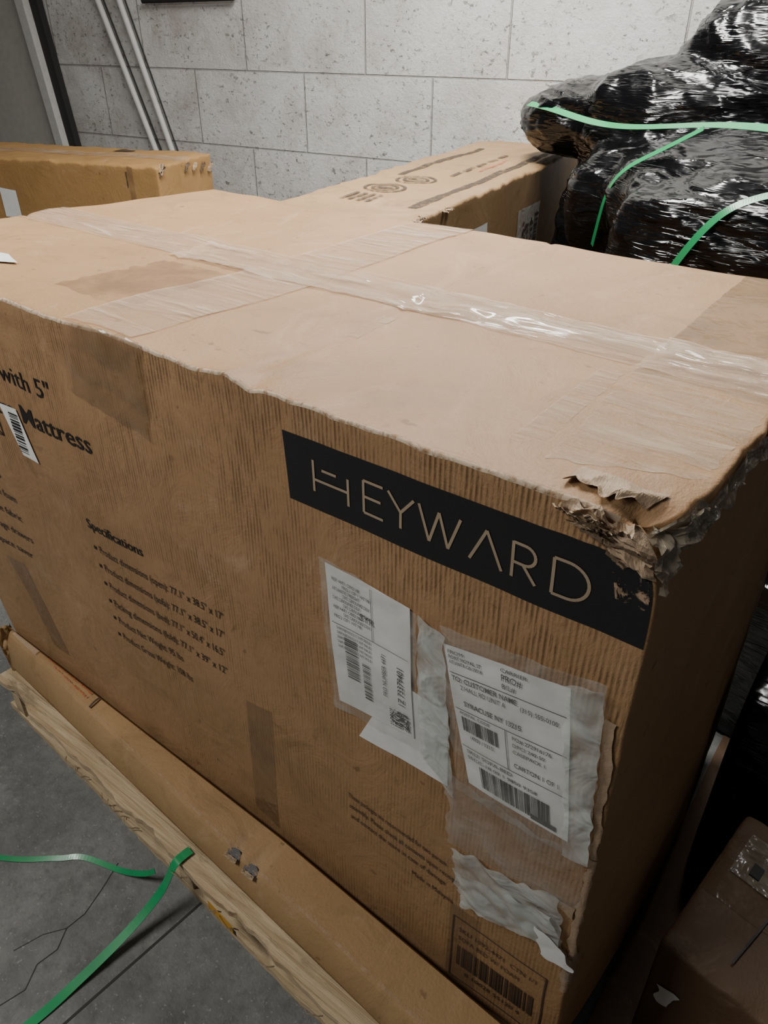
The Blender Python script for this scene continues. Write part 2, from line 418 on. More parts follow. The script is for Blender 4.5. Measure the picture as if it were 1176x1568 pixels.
# --- labels
def label(name,quad,W,H,off):
    patch(name,B.front,quad,M_paper,E,off,18,24,lump=.0015)
    return lambda u,v:(lambda p:B.front(p[0],p[1],off+.0022))(bil(quad,u/W,v/H))
label("shipping_label_lower",[(-.30,.80),(-.205,.79),(-.198,.625),(-.384,.608)],.17,.2,.0008)
lm=label("shipping_label_left",[(-.437,.962),(-.276,.955),(-.265,.690),(-.423,.672)],.165,.28,.0028)
A=Acc()
for i in range(9): put_text(A,lm,random.choice(["SVC GROUND DLV","PKG 1 OF 1 WT 98","REF 4471 ORD 88","ATLANTIC FREIGHT"]),.009,.012+.02*(i%2),.255-.0085*i,.055)
put_line(A,lm,(.006,.175),(.16,.175),.001);put_line(A,lm,(.09,.175),(.09,.275),.001)
put_text(A,lm,"SYR",.018,.065,.205,.03)
for i in range(5): put_text(A,lm,"SHIP REF 00 33 17 WT 98 LB",.008,.015,.165-.009*i,.07)
def rot(m_,cu,cv): return lambda u,v:m_(cu-v,cv+u)
put_text(A,rot(lm,.150,.065),"1Z 73379401",.017,0,0,.085,True)
put_text(A,rot(lm,.115,.07),"PRO NUMBER 4471",.012,0,0,.09)
barcode(A,lm,.03,.07,.055,.155,False,70,9);barcode(A,lm,.065,.04,.08,.12,False,60,11)
qr(A,lm,.118,.01,.04)
A.obj("label_left_print",M_black,E)
LQ=[(-.218,.922),(-.030,.952),(.002,.668),(-.160,.668)]
lm=label("shipping_label_right",LQ,.18,.27,.0022)
A=Acc()
t=lambda s,z,u,v,w=None,b_=False: put_text(A,lm,s,z,u,v,w,b_)
t("FROM",.009,.006,.258);t("PORT ROYAL ST",.009,.006,.249,.05);t("ATLANTA GA 30318",.009,.006,.240,.05)
t("CARRIER:",.009,.085,.258,.04);t("PRO#",.016,.085,.243,.03);t("B/L#",.012,.085,.230,.02)
put_line(A,lm,(.004,.224),(.176,.224),.0012)
t("TO: CUSTOMER NAME",.013,.006,.210,.10,True);t("2 HALL RD UNIT A",.012,.018,.197,.07);t("SYRACUSE NY 13215",.013,.02,.168,.09,True)
t("(315) 555-0100",.011,.11,.203,.055)
put_line(A,lm,(.004,.158),(.176,.158),.0012);put_line(A,lm,(.085,.158),(.085,.085),.0012)
t("POSTAL CODE",.008,.01,.149,.05);barcode(A,lm,.012,.118,.072,.145,True,46,5);t("(420) 13215",.010,.022,.106,.04)
t("PO# 272916176",.010,.095,.145,.06);t("DPCI 240-50",.009,.095,.133,.05);t("CASEPACK 1",.009,.095,.121,.05);t("CARTON 1 OF 1",.012,.095,.095,.07)
put_line(A,lm,(.004,.085),(.176,.085),.0012)
t("SKU: SOFA-BED",.010,.01,.073,.08);t("SSCC-18 00 1 9850 9358",.009,.01,.061,.12)
barcode(A,lm,.03,.012,.15,.055,True,95,21);put_rect(A,lm,.118,.008,.16,.018)
A.obj("label_right_print",M_black,E)
patch("pouch_left",B.front,[(-.447,.972),(-.262,.955),(-.252,.672),(-.432,.655)],M_pouch,E,.0062,30,40,rag=.004,seed=1,lump=.003)
patch("pouch_mid",B.front,[(-.262,.955),(-.215,.935),(-.185,.61),(-.25,.66)],M_pouch2,E,.004,20,40,rag=.006,seed=2,lump=.005)
patch("pouch_right",B.front,[(-.222,.955),(.012,.985),(.036,.645),(-.178,.64)],M_pouch,E,.006,50,60,rag=.005,seed=3,lump=.005)
patch("pouch_right_edge",B.front,[(-.035,.96),(.014,.98),(.036,.645),(.0,.645)],M_pouch2,E,.0075,20,60,rag=.006,seed=33,lump=.009,lf=24)
patch("pouch_torn",B.front,[(-.20,.66),(.030,.655),(.034,.53),(-.185,.50)],M_pouch,E,.004,40,30,rag=.012,seed=4,lump=.006)
patch("pouch_hazy",B.front,[(-.178,.50),(.004,.535),(.030,.415),(-.150,.365)],M_pouch2,E,.007,44,36,rag=.016,seed=5,lump=.012,lf=18)
patch("pouch_hazy_fold",B.front,[(-.160,.455),(.008,.50),(.026,.425),(-.140,.375)],M_pouch2,E,.014,40,24,rag=.014,seed=15,lump=.010,lf=26)
patch("pouch_hazy_tail",B.front,[(-.02,.46),(.03,.44),(.038,.39),(-.0,.395)],M_paper,E,.018,20,16,rag=.012,seed=6,lump=.008)
patch("torn_edge_upper",B.front,[(.018,.93),(.032,.93),(.045,.66),(.036,.66)],M_torn,E,.002,10,60,rag=.006,seed=8,lump=.003)
patch("torn_edge_lower",B.front,[(.033,.66),(.044,.66),(.046,.30),(.034,.30)],M_torn,E,.002,10,60,rag=.008,seed=9,lump=.003)
patch("torn_panel_edge",B.front,[(-.005,.53),(.030,.53),(.030,.505),(-.002,.51)],M_torn,E,.003,14,8,rag=.01,seed=19,lump=.004,smooth=False)
patch("tape_corner_low",B.front,[(.03,.42),(.06,.42),(.06,.33),(.035,.33)],M_tapeg,E,.004,14,14,rag=.006,seed=10,lump=.006)
# --- tapes
patch("tape_cross_front",B.front,[(-.975,1.217),(-.80,1.217),(-.815,1.045),(-1.02,1.085)],M_tapeb,E,.002,40,36,rag=.006,seed=11,lump=.022,lf=15)
patch("tape_low_front",B.front,[(-.674,.515),(-.602,.525),(-.628,.14),(-.70,.16)],M_tapeb,E,.0012,10,40,seed=12)
patch("tape_left_front",B.front,[(-1.55,.50),(-1.47,.50),(-1.41,.24),(-1.49,.24)],M_tapeb,E,.0012,10,30,seed=13)
patch("tape_seam",B.top,[(-1.76,.60),(.09,.56),(.09,.42),(-1.76,.46)],M_tape,E,.0012,200,24,rag=.004,seed=14,lump=.004)
patch("tape_seam_over",B.top,[(-1.20,.555),(.02,.54),(.02,.44),(-1.2,.43)],M_tape,E,.003,200,22,rag=.006,seed=15,lump=.011,lf=11)
patch("tape_cross_top",B.top,[(-.985,1.06),(-.81,1.06),(-.83,.01),(-1.0,.01)],M_tape,E,.002,20,120,rag=.003,seed=16,lump=.003)
patch("stain_cross",B.top,[(-1.18,.40),(-.98,.40),(-.96,.10),(-1.17,.12)],M_stain,E,.0008,20,24,rag=.01,seed=17)
patch("tape_right_top",B.top,[(-.16,1.05),(-.02,1.05),(-.02,.50),(-.16,.52)],M_tapeb,E,.001,20,50,rag=.003,seed=18)
patch("tape_right_cross",B.top,[(-.16,.56),(.05,.56),(.05,.40),(-.16,.41)],M_tape,E,.005,40,34,rag=.006,seed=48,lump=.010,lf=18)
patch("tape_right_near",B.top,[(-.20,.40),(-.165,.40),(-.15,.08),(-.19,.08)],M_wear2,E,.001,8,40,rag=.003,seed=19)
patch("tape_stripe",B.top,[(-.61,.40),(-.58,.40),(-.57,.24),(-.60,.24)],M_wear2,E,.001,8,20,rag=.003,seed=20)
patch("flap_wear",B.top,[(-.16,.43),(.04,.43),(.03,.13),(-.13,.06)],M_wear2,E,.0008,30,40,rag=.01,seed=21)
patch("front_edge_wear",lambda u,v,off:B.top(u,v,off),[(-1.74,.003),(.0,.003),(.0,-.006),(-1.74,-.006)],M_wear,E,.0006,200,6,rag=.002,seed=22)
patch("paper_scrap",B.top,[(-1.45,.175),(-1.40,.185),(-1.32,.15),(-1.36,.13)],M_paper,E,.003,14,8,lump=.01,seed=3)
patch("barcode_sticker",B.front,[(-1.286,.98),(-1.232,.98),(-1.206,.867),(-1.258,.870)],M_paper,E,.003,8,14)
A=Acc();barcode(A,lambda u,v:B.front(u,v,.0045),-1.26,.88,-1.232,.97,False,50,33);A.obj("sticker_print",M_black,E)
# --- crushed corner
rnd=random.Random(11)
def ridge(x,y,s): return 1-2.2*abs(N3(x,y,s))
def fnf(s,t):
    u=-.078+.122*s; z=1.212-.052*t*(.25+.95*s)
    e=max(abs(2*s-1),abs(2*t-1))**8
    u+=.010*e*N3(u*60,z*60,2); z+=.012*e*N3(u*50,z*50,5)
    return B.front(u,z,.002+.008*max(0,ridge(u*45+3,z*90,1.3))*(1-e*.5))
v,f=grid(fnf,30,14);mesh_obj("crumpled_front",v,f,M_torn,E,False)
def fns(s,t):
    y=.0+.11*s; z=1.205-.055*t*(1.1-.6*s)
    e=max(abs(2*s-1),abs(2*t-1))**8
    y+=.01*e*N3(y*60,z*60,2); z+=.012*e*N3(y*50,z*50,5)
    return B.side(y,z,.002+.010*max(0,ridge(y*45,z*70,7.3)))
v,f=grid(fns,26,14);mesh_obj("crumpled_side",v,f,M_tapeg,E,False)
for i in range(12):
    a=rnd.uniform(0,1);u=-.072+.10*a
    base=B.front(u,1.206-rnd.uniform(0,.04)*max(.1,(u+.08)/.10),.006)
    ln=rnd.uniform(.014,.038);hh=rnd.uniform(.004,.010)
    tx=rnd.uniform(-.35,.15);ty=rnd.uniform(-.5,.3);ph=rnd.uniform(0,9)
    def fn(s,t,c0=base):
        w_=hh*(.35+.65*math.sin(math.pi*(.15+.8*s))+.5*N3(s*7,ph,2))
        p=c0+V((ln*(s-.5),-.003-.005*t+.005*N3(s*3,ph,1),tx*ln*(s-.5)+w_*(t-.5)))
        return p+V((.002*N3(s*8,t*3,ph),.003*N3(s*6,t*4,ph+1),.003*N3(s*9,t*2,ph+2)))
    v,f=grid(fn,9,3);mesh_obj("torn_ply_%d"%i,v,f,(M_torn,M_torn_d,M_torn)[i%3],E,False)
A=Acc()
for i in range(9):
    u=-.065+.095*rnd.uniform(0,1);z=1.198-.04*rnd.uniform(.1,1)*max(.2,(u+.08)/.10);l_=rnd.uniform(.012,.032)
    put_line(A,lambda a,b_:B.front(a,b_,.0105),(u,z),(u+l_,z+rnd.uniform(-.006,.004)),rnd.uniform(.002,.005),3)
A.obj("ply_gaps",M_torn_d,E)
def fn(s,t):
    u=-.088+.108*s; e=.5+.6*abs(N3(u*38,2,1))
    p=B.top(u,.068-.072*t*e,.002+.007*t*max(0,ridge(u*24,t,1)))
    return p+V((0,0,.003*N3(u*60,t*4,3)*t))
v,f=grid(fn,36,8);mesh_obj("peeled_liner",v,f,M_torn,E,False)
def fn(s,t):
    y=.03+s*.42; p=B.side(y,1.215-.004-t*(.035+.02*N3(y*20,1,1)),.004)
    return p+V((abs(N3(y*25,t*3,1))*.02*t,N3(y*30,t*5,6)*.01,N3(y*22,t*2,9)*.012))
v,f=grid(fn,90,12);mesh_obj("tape_edge_right",v,f,M_tapeg,E,False)

# ================================================================ THIN CARTON
def yo(x): return -.071-.073*(x+1.264)
def yi(x): return -.010 if x<-.6 else -.010-.055*(x+.6)
def zt(x): return .148+.045*max(0,(-.6-x))
xa,xb=-1.64,.13
nx_=150
def section(x):
    o=yo(x);i_=yi(x);h=zt(x)
    e1=.007*N3(x*6,1,1);e2=.006*N3(x*9,5,1);e3=.007*N3(x*14,2,8)
    dn=.016*(math.exp(-((x+.655)/.016)**2)+math.exp(-((x+.598)/.014)**2))
    mid=(o+.026+i_)/2
    return [V((x,o,.0615)),V((x,o-.004+e1,.085)),V((x,o+.002+e2,h-.030+e3)),V((x,o+.016+e1,h-.006-dn*.6)),V((x,o+.022+e1,h+.001+e2*.5-dn)),V((x,mid,h+.003+e1*.8)),V((x,i_-.006,h+.002)),V((x,i_,h-.006)),V((x,i_,.0615))]
vs=[];fs=[]
for k in range(nx_+1):
    s=section(xa+(xb-xa)*k/nx_);n=len(s);vs+=s
for k in range(nx_):
    for j in range(n):
        a=k*n+j;b2=k*n+(j+1)%n
        fs.append((a,a+n,b2+n,b2))
fs.append(tuple(range(n)));fs.append(tuple(reversed(range(nx_*n,nx_*n+n))))
T=empty("long_narrow_carton")
o=mesh_obj("carton_body",vs,fs,M_kraft4,T)
for ed in o.data.edges:
    a,b_=ed.vertices
    if a%n==b_%n and a%n in (3,4,6): ed.use_edge_sharp=True
def ttop(x,s,off=.002):
    sec=section(x);p=V(sec[4]*(1-s)+sec[6]*s);p.z+=off+.003*math.sin(math.pi*s);return p
A=Acc()
def rtext(body,size,x,s0,width):
    vs_,fs_=text_geo(body,size,width)
    A.add([ttop(x-a,s0-b_*14,.005) for a,b_ in vs_],fs_)
rtext("Please Open Carefully",.022,-1.26,.92,.20);rtext("Handle with care",.020,-1.26,.46,.16)
A.obj("red_print",M_red,T)
patch("seam_line",ttop,[(-1.236,0.98),(-1.230,.98),(-1.225,.0),(-1.231,.0)],M_grey_ink,T,.005,3,10)
patch("fold_wear",lambda u,v,off:ttop(u,v,off),[(-1.62,.05),(.12,.05),(.12,-.03),(-1.62,-.03)],M_wear3,T,.0012,160,3)
patch("tape_end",ttop,[(-1.62,.95),(-1.50,.95),(-1.50,.0),(-1.62,.0)],M_tape,T,.004,12,12)
v,f=grid(lambda s,t:V((-1.642-.03*t+.01*N3(s*5,t*5,1),-.055+.05*s,.13+.07*t+.02*N3(s*4,t*3,7))),10,10);mesh_obj("end_flap",v,f,M_kraft4,T)
v,f=grid(lambda s,t:V((-1.642-.025*t,-.05+.045*s,.063+.07*t+.01*N3(s*4,t*3,2))),10,10);mesh_obj("end_flap_low",v,f,M_kraft4,T)
for i,hx in enumerate((-.655,-.60)):
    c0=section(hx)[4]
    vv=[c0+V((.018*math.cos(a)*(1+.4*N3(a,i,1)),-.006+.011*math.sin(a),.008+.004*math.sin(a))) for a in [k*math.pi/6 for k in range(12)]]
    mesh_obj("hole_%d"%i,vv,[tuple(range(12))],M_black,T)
    for k in range(3):
        v,f=grid(lambda s,t:c0+V((-.016+.034*s+.006*N3(s*4,t*4,k+i),.006+.007*t-.014*k,.006+.004*k*t+.006*N3(s*5,t*5,k+3))),8,4)
        mesh_obj("hole_rim_%d_%d"%(i,k),v,f,M_torn,T,False)

# ================================================================ PALLET
m,nt,b=newmat("pallet_wood");tc=nd(nt,"ShaderNodeTexCoord");ob=tc.outputs["Object"]
g=noise_n(nt,ob,30,8,.65,1.0,vscale=(.12,2.2,1.5));g2=noise_n(nt,ob,3,4)
c=mixc(nt,ramp_out(nt,g,.3,.7),(.40,.275,.145),(.75,.60,.39));c=mixc(nt,math_n(nt,'MULTIPLY',ramp_out(nt,g2,.48,.75),.4),c,(.34,.23,.12))
c=mixc(nt,math_n(nt,'MULTIPLY',ramp_out(nt,noise_n(nt,ob,14,6,.7,0,vscale=(.4,1.5,1)),.56,.68),.6),c,(.12,.08,.05))
lk(nt,c,b.inputs["Base Color"]);b.inputs["Roughness"].default_value=.75
bp=nd(nt,"ShaderNodeBump");bp.inputs["Strength"].default_value=.7;bp.inputs["Distance"].default_value=.01;lk(nt,g,bp.inputs["Height"]);lk(nt,bp.outputs[0],b.inputs["Normal"])
M_wood=m
def board(name,x0,y0,z0,x1,y1,z1,parent,M,seed=0,ragged=.006,along='x'):
    nx=90 if along=='x' else 4;ny=4 if along=='x' else 50
    def prof(s,t,top):
        x=x0+(x1-x0)*s;y=y0+(y1-y0)*t
        if along=='x' and t in(0,1): y+=ragged*N3(x*7+seed,t*5,seed)*1.3+ragged*.7*N3(x*30+seed,2,seed)+(ragged*.8 if N3(x*5,seed,3)>.25 else 0)
        if along=='y' and s in(0,1): x+=ragged*N3(y*9+seed,s*5,seed)
        z=(z1 if top else z0)
        return M@V((x,y,z))
    vt,ft=grid(lambda s,t:prof(s,t,True),nx,ny);vb,fb=grid(lambda s,t:prof(s,t,False),nx,ny)
    n=len(vt);F_=list(ft)+[tuple(reversed([i+n for i in q])) for q in fb]
    per=[i for i in range(nx+1)]+[j*(nx+1)+nx for j in range(1,ny+1)]+[ny*(nx+1)+i for i in range(nx-1,-1,-1)]+[j*(nx+1) for j in range(ny-1,0,-1)]
    for k in range(len(per)):
        p,q=per[k],per[(k+1)%len(per)];F_.append((p,p+n,q+n,q))
    return mesh_obj(name,vt+vb,F_,M_wood,parent,False)
PM=Matrix.Translation((-1.645,-.09,0))@Matrix.Rotation(math.radians(-4.2),4,'Z')
P=empty("wooden_pallet")
ys=[0,.135,.30,.46,.62,.78,.94]
XE=1.64
for i,y in enumerate(ys): board("deck_board_%d"%i,-.02,y-(.003 if i==0 else 0),.040,XE+(.06 if i==0 else 0),y+.115,.0595,P,PM,i*3.1,.006 if i else .009)
for i,x in enumerate((.02,.82,XE-.05)): board("stringer_%d"%i,x,.012,-.056,x+.05,1.04,.040,P,PM,i*2.2,.003,'y')
for i,y in enumerate((0.01,.48,.94)): board("bottom_board_%d"%i,-.02,y,-.0795,XE,y+.1,-.0565,P,PM,20+i,.004)
v,f=grid(lambda s,t:PM@V((.98+.09*s,-.016-.002*s,.030+.032*t)),4,3);mesh_obj("yellow_chip",v,f,plain("yellow_paint",(.70,.36,.03),.5),P)
v,f=grid(lambda s,t:PM@V((1.065+.012*s,-.018,.036+.02*t)),2,2);mesh_obj("nail_hole",v,f,M_black,P)
for i in range(14):
    x=rnd.uniform(.40,1.45);p0=PM@V((x,-.008,.05))
    v,f=grid(lambda s,t:p0+V((-.03+.06*s+.004*N3(s*4,i,1),-.003-.014*math.sin(3.1*s)*(1+.1*i/12),-.004+.006*t+.012*N3(s*3,i,5))),8,2);mesh_obj("splinter_%d"%i,v,f,M_wood,P,False)

# ================================================================ GREEN STRAPS
def ribbon(name,pts,w,mat,up=V((0,0,1)),parent=None,sub=10,tw=0):
    P_=[V(p) for p in pts];out=[]
    n=len(P_)
    for i in range(n-1):
        p0=P_[max(0,i-1)];p1=P_[i];p2=P_[i+1];p3=P_[min(n-1,i+2)]
        for k in range(sub):
            t_=k/sub
            out.append(.5*((2*p1)+(-p0+p2)*t_+(2*p0-5*p1+4*p2-p3)*t_*t_+(-p0+3*p1-3*p2+p3)*t_**3))
    out.append(P_[-1]);vs=[];fs=[]
    for i,p in enumerate(out):
        d=(out[min(i+1,len(out)-1)]-out[max(i-1,0)]).normalized()
        sdir=d.cross(up).normalized()
        if tw: sdir=Matrix.Rotation(tw*i/len(out),3,d)@sdir
        nn=sdir.cross(d).normalized()*.0006
        vs+=[p-sdir*w/2-nn,p+sdir*w/2-nn,p+sdir*w/2+nn,p-sdir*w/2+nn]
    for i in range(len(out)-1):
        for j in range(4):
            a=i*4+j;b_=i*4+(j+1)%4;fs.append((a,b_,b_+4,a+4))
    return mesh_obj(name,vs,fs,mat,parent,False)
ribbon("green_strap",[(-.785,-.122,.0660),(-.788,-.142,.0665),(-.790,-.168,.060),(-.80,-.21,.0),(-.812,-.30,-.045),(-.825,-.42,-.07),(-.835,-.53,-.0765),(-.87,-.75,-.0775)],.022,M_green)
ribbon("green_strap.001",[(-1.50,-.50,-.076),(-1.233,-.368,-.076),(-1.12,-.285,-.076),(-1.066,-.243,-.074),(-.96,-.21,-.070),(-.90,-.19,-.05),(-.87,-.175,-.03)],.013,M_green,tw=.9)

# ================================================================ REAR BOX
def dbox(seed,L_,W_,H_,amp=.004):
    def d(p):
        x,y,z=p
        k=max(0,(z/H_-.8)/.2)
        z+=k*(amp*N3(x*4+seed,y*4,1)+amp*.7*N3(x*14,y*14,seed))
        x+=amp*N3(y*3,z*3,seed);y+=amp*N3(x*3,z*3,seed+4)
        if p[2]>H_-.02:
            e=min(p[0],L_-p[0],p[1],W_-p[1])
            z-=max(0,1-e/.03)*.010*(.5+N3(x*25,y*25,seed+1))
        return V((x,y,z))
    return d
ang=math.atan2(1.77,-.27)-math.pi/2
W2=.515;L2=1.78;H2=1.2575
BM=Matrix.Translation((-1.10,1.165,-.08))@Matrix.Rotation(ang,4,'Z')@Matrix.Translation((-W2,0,0))
B2=Carton((0,0,0),(W2,L2,H2),.010,dbox(3,W2,L2,H2,.006),BM)
E2=empty("cardboard_box");B2.build("carton_body",M_kraft2,E2,.018)
pt2=lambda x,y,off=.002:B2.top(x,y,off)
patch("dark_band_a",pt2,[(.415,1.62),(.450,1.62),(.450,.16),(.415,.16)],M_smudge,E2,.0018,4,60,rag=.003)
patch("dark_band_b",pt2,[(.465,1.72),(.508,1.72),(.508,1.2),(.465,1.2)],M_smudge,E2,.0018,4,20)
patch("dark_band_c",pt2,[(.10,1.50),(.13,1.50),(.13,.70),(.10,.70)],M_smudge,E2,.0018,4,30)
A=Acc()
for cx,cy,rr in ((.20,.42,.07),(.22,.62,.07)):
    for q_ in (1,.62):
        pts=[(cx+q_*rr*math.cos(a*math.pi/12),cy+q_*rr*math.sin(a*math.pi/12)) for a in range(25)]
        for a,b_ in zip(pts[:-1],pts[1:]): put_line(A,lambda u,v:pt2(u,v,.003),a,b_,.012,1)
    put_line(A,lambda u,v:pt2(u,v,.003),(cx-.03,cy),(cx+.03,cy),.03,3)
for k in range(5): put_rect(A,lambda u,v:pt2(u,v,.003),.29,.75+.12*k,.31,.84+.12*k)
for k in range(4): put_rect(A,lambda u,v:pt2(u,v,.003),.16+.03*k,.18,.175+.03*k,.30)
A.obj("round_marks",M_smudge,E2)
A=Acc();put_line(A,lambda u,v:pt2(u,v,.003),(.35,.9),(.35,1.2),.014,6);A.obj("red_mark",M_redw,E2)
s2=lambda u,v,off=.002:B2.side(u,v,off)
patch("side_label_a",s2,[(.44,1.15),(.58,1.15),(.58,1.05),(.44,1.05)],M_paper,E2,.003,6,6)
patch("side_label_b",s2,[(.90,1.13),(1.16,1.13),(1.16,.91),(.90,.91)],M_pouch2,E2,.003,6,6)
A=Acc();qr(A,lambda u,v:s2(u,v,.006),.96,.96,.12,9);barcode(A,lambda u,v:s2(u,v,.006),1.10,.95,1.14,1.10,False,30,2);A.obj("side_label_print",M_grey_ink,E2)
for i in range(12):
    y0_=0 if i<6 else rnd.uniform(.02,.35);xx=rnd.uniform(.30,.50) if i<6 else W2
    c0=B2.top(xx,y0_,.002)
    v,f=grid(lambda s,t:c0+V((-.02+.04*s,-.008+.016*t+.010*N3(s*5,t*3,i),.008*N3(s*6,t*4,i+2))),10,5);mesh_obj("torn_edge_%d"%i,v,f,(M_torn,M_torn_d)[i%2],E2,False)

# LEFT BOX
BM3=Matrix.Translation((-2.92,1.71,-.08))@Matrix.Rotation(math.radians(18),4,'Z')@Matrix.Translation((-1.5,0,0))
H3=1.18
B3=Carton((0,0,0),(1.5,.48,H3),.010,dbox(8,1.5,.48,H3,.006),BM3)
E3=empty("cardboard_box.001");B3.build("carton_body",M_kraft3,E3,.022)
f3=lambda u,v,off=.002:B3.front(u,v,off)
patch("tape_top",B3.top,[(.0,.29),(1.5,.29),(1.5,.19),(.0,.19)],M_tape,E3,.0015,60,6,lump=.003)
patch("tape_drop",f3,[(1.335,H3),(1.365,H3),(1.365,.9),(1.335,.9)],M_stain,E3,.002,6,14)
patch("print_line",f3,[(1.325,H3-.03),(1.332,H3-.03),(1.332,1.08),(1.325,1.08)],M_smudge,E3,.002,2,14)
patch("dark_hole",B3.top,[(1.02,.42),(1.10,.42),(1.09,.34),(1.01,.34)],M_grey_ink,E3,.003,6,6,rag=.01)
patch("white_label",f3,[(.56,1.04),(.66,1.03),(.66,.90),(.56,.90)],M_paper,E3,.003,4,4)
for i in range(7):
    c0=B3.pt((1.5,.02+.07*i if i>2 else .02,H3-.01*i),.003)
    v,f=grid(lambda s,t:c0+V((-.015+.035*s+.008*N3(s*3,t*3,i),-.01+.03*t,-.02+.035*t+.016*N3(s*5,t*4,i+2))),8,6);mesh_obj("torn_edge_%d"%i,v,f,(M_torn,M_torn_d)[i%2],E3,False)

# ================================================================ BLACK WRAPPED LOAD
m,nt,b=newmat("black_stretch_wrap");tc=nd(nt,"ShaderNodeTexCoord");ob=tc.outputs["Object"]
b.inputs["Base Color"].default_value=(.0025,.0025,.003,1);b.inputs["Roughness"].default_value=.17;b.inputs["Specular IOR Level"].default_value=.5
w1=noise_n(nt,ob,6,3,.5,2.0,vscale=(.8,.8,2.4),ntype='RIDGED_MULTIFRACTAL');w2=noise_n(nt,ob,26,5,.62,1.6,vscale=(.35,.35,3.2),ntype='RIDGED_MULTIFRACTAL')
bp=nd(nt,"ShaderNodeBump");bp.inputs["Strength"].default_value=.9;bp.inputs["Distance"].default_value=.013
lk(nt,math_n(nt,'ADD',w1,math_n(nt,'MULTIPLY',w2,.35)),bp.inputs["Height"]);lk(nt,bp.outputs[0],b.inputs["Normal"])
M_wrap=m
def superell(c,h,e,bm):
    g=bmesh.ops.create_icosphere(bm,subdivisions=4,radius=1)
    for v in g['verts']:
        d=v.co.normalized();q=V([math.copysign(abs(t_)**e,t_) for t_ in d])
        v.co=V((c[0]+h[0]*q.x,c[1]+h[1]*q.y,c[2]+h[2]*q.z))
def wrapped(name,lumps,voxel=.016,amp=.026,clampf=None,seed=0):
    bm=bmesh.new()
    for c,h,e_ in lumps: superell(c,h,e_,bm)
    me=bpy.data.meshes.new("tmp");bm.to_mesh(me);bm.free()
    o=bpy.data.objects.new("tmp",me);COL.objects.link(o)
    r=o.modifiers.new("r","REMESH");r.mode='VOXEL';r.voxel_size=voxel
    s=o.modifiers.new("s","SMOOTH");s.iterations=14;s.factor=.8
    dg=bpy.context.evaluated_depsgraph_get();dg.update();m2=bpy.data.meshes.new_from_object(o.evaluated_get(dg))
    bpy.data.objects.remove(o);m2.name=name
    nr=[V(v.normal) for v in m2.vertices]
    for v,nn in zip(m2.vertices,nr):
        p=v.co;q=V((p.x*2.0+seed,p.y*2.0,p.z*6+p.x*1.6))
        q2=q+V((noise.noise(q*.7),noise.noise(q*.7+V((5,1,2))),noise.noise(q*.7+V((9,1,2)))))*1.0
        rg=1-abs(noise.noise(q2*1.1))*2.4; rg2=1-abs(noise.noise(q2*2.6))*2.4; rg3=1-abs(noise.noise(q2*6.5))*2.2
        v.co=p+nn*amp*(rg*.6+rg2*.38+rg3*.10-.45)
    for v in m2.vertices:
        if clampf: v.co=clampf(v.co)
    for p in m2.polygons:p.use_smooth=True
    m2.materials.append(M_wrap);o=bpy.data.objects.new(name,m2);COL.objects.link(o);return o
BMi=BM.inverted();WMi=WM.inverted()
def cl(p):
    p=V(p);p.z=max(p.z,-.075)
    loc=BMi@p
    if loc.x<W2+.02 and loc.y<L2+.03 and loc.x>-.05:
        if p.z>1.08: p.z=max(p.z,1.20)
        else:
            loc.x=W2+.025;p=BM@loc
    wl=WMi@p
    if wl.y>-.02: wl.y=-.02;p=WM@wl
    return p
EL=empty("plastic_wrapped_pallet_load")
o=wrapped("wrap_body",[((.02,1.92,.58),(.74,.48,.70),.35),((-.34,2.48,.60),(.84,.36,.72),.35),((-.25,2.05,1.18),(.58,.50,.20),.7),((-.97,2.52,1.34),(.50,.30,.14),.7),((.2,2.2,1.28),(.6,.5,.28),.7),
   ((-.52,2.52,1.50),(.34,.28,.26),.8),((-.10,2.5,1.56),(.5,.3,.32),.85),((-.76,2.40,1.34),(.38,.32,.21),.75),((-.30,1.62,1.12),(.38,.22,.20),.8),((-.78,2.15,1.12),(.25,.3,.20),.7)],clampf=cl);o.parent=EL
bpy.context.view_layer.update()
dg=bpy.context.evaluated_depsgraph_get();bvh=BVHTree.FromObject(o,dg)
camC=V((.194,-.69,1.65))
def over(pts,lift=.012,n=14):
    out=[];P_=[V(p) for p in pts]
    for i in range(len(P_)-1):
        for k in range(n+(i==len(P_)-2)): out.append(P_[i].lerp(P_[i+1],k/n))
    def sm(o_,k):
        for _ in range(k): o_=[o_[0]]+[(o_[i-1]+o_[i]*2+o_[i+1])/4 for i in range(1,len(o_)-1)]+[o_[-1]]
        return o_
    for it in range(12):
        for i,p in enumerate(out):
            h=bvh.find_nearest(p)
            dd=(p-h[0]).dot(h[1])
            if dd<lift: out[i]=p+V((.10,-.55,.80)).normalized()*(lift-dd)
        out=sm(out,6)
    return sm(out,14)
U_=V((.15,-.6,.75))
ribbon("strap_a",over([(-1.38,2.4,1.263),(-.84,2.0,1.362),(-.55,1.75,1.41),(-.30,1.5,1.45),(.3,1.35,1.40)]),.028,M_green,up=U_,parent=EL,sub=2)
ribbon("strap_b",over([(-.84,1.85,1.02),(-.78,1.75,1.197),(-.63,1.7,1.335),(-.50,1.68,1.41)]),.016,M_green,up=U_,parent=EL,sub=2)
ribbon("strap_c",over([(-.48,1.42,.95),(-.43,1.4,1.107),(-.355,1.4,1.247),(-.25,1.45,1.32),(.2,1.4,1.38)]),.020,M_green,up=U_,parent=EL,sub=2)
def cb_(p):
    p=V(p);p.z=max(p.z,-.070)
    if p.y<1.09: p.x=max(p.x,.118)
    return p
wrapped("added_dark_bundle",[((.46,1.00,.16),(.50,.36,.30),.35)],voxel=.022,amp=.02,clampf=cb_,seed=4)  # black bundle added to darken the bare floor beside the carton

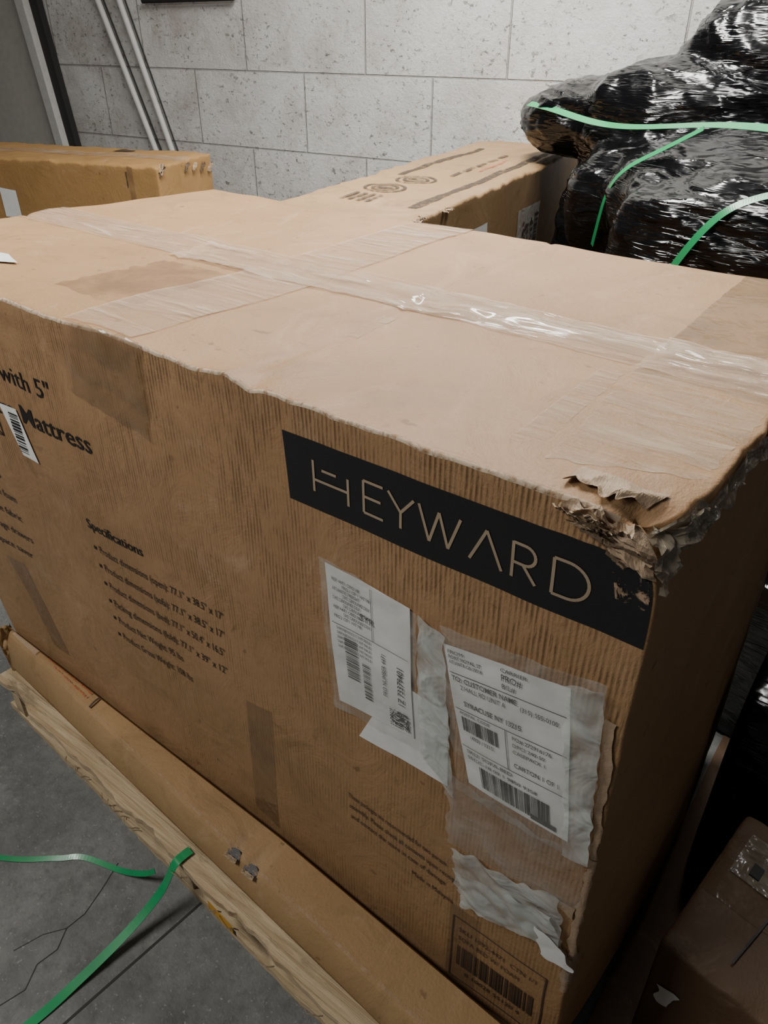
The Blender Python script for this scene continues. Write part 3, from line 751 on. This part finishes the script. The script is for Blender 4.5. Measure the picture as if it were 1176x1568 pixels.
# RIGHT LOWER: added cardboard sheet on the floor + shaded box
M_dk=kraft("kraft_board_shaded",(.15,.088,.048))  # kraft base darkened, the shade down here is put into the colour
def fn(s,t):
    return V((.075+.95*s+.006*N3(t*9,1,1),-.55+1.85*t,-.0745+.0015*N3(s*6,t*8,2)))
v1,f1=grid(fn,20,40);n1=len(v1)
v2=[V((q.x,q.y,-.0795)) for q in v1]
mesh_obj("added_cardboard_sheet",v1+v2,f1+[tuple(reversed([i+n1 for i in q])) for q in f1],M_dk,None)  # cardboard sheet added, run on to darken the floor strip too
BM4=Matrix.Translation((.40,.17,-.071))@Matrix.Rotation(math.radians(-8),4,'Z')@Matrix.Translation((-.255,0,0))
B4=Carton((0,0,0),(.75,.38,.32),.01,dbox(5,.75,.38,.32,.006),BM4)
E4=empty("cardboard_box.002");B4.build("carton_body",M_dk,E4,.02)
patch("tape_a",B4.top,[(.0,.25),(.75,.25),(.75,.15),(.0,.15)],M_tapeb,E4,.0015,40,8,lump=.003)
patch("label",B4.top,[(.03,.33),(.13,.33),(.13,.22),(.03,.22)],M_tapeg,E4,.003,8,8,lump=.003)
A=Acc();put_rect(A,lambda u,v:B4.top(u,v,.006),.06,.24,.08,.27);put_line(A,lambda u,v:B4.top(u,v,.006),(.11,.05),(.14,.32),.004,6);A.obj("label_print",M_black,E4)
patch("scrap",B4.front,[(.02,.20),(.06,.21),(.05,.16),(.03,.15)],M_paper,E4,.003,8,8,rag=.01)

# ================================================================ LIGHTS / CAMERA
def area(name,loc,tgt,sx,sy,power,col=(1,.98,.95)):
    l=bpy.data.lights.new(name,'AREA');l.shape='RECTANGLE';l.size=sx;l.size_y=sy;l.energy=power;l.color=col
    o=bpy.data.objects.new(name,l);COL.objects.link(o);o.location=loc
    o.rotation_euler=(V(tgt)-V(loc)).to_track_quat('-Z','Y').to_euler();return o
area("ceiling_lamp",(-1.5,1.5,3.15),(-1.2,1.5,0),1.8,.35,142)
area("ceiling_lamp.001",(-1.7,-1.6,3.0),(-.8,0,.6),1.2,.4,58)
area("fill_lamp",(-.35,2.0,3.15),(-.1,2.2,0),1.2,.25,36)  # added fill, brightens the right part of the wall and the load
w=bpy.data.worlds.new("world");scene.world=w;w.use_nodes=True
w.node_tree.nodes["Background"].inputs[0].default_value=(.95,.97,1,1);w.node_tree.nodes["Background"].inputs[1].default_value=.06

cam=bpy.data.cameras.new("camera");co=bpy.data.objects.new("camera",cam);COL.objects.link(co)
cam.sensor_fit='VERTICAL';cam.sensor_height=36;cam.lens=36*1165/1568;cam.clip_start=.02
cp=.8415;sp=.5402
right=V((.799,.602,0)).normalized();fwd=V((-.602*cp,.799*cp,-sp)).normalized();up=right.cross(fwd).normalized()
R=Matrix((right,up,-fwd)).transposed().to_4x4()
co.matrix_world=Matrix.Translation(camC)@R
scene.camera=co
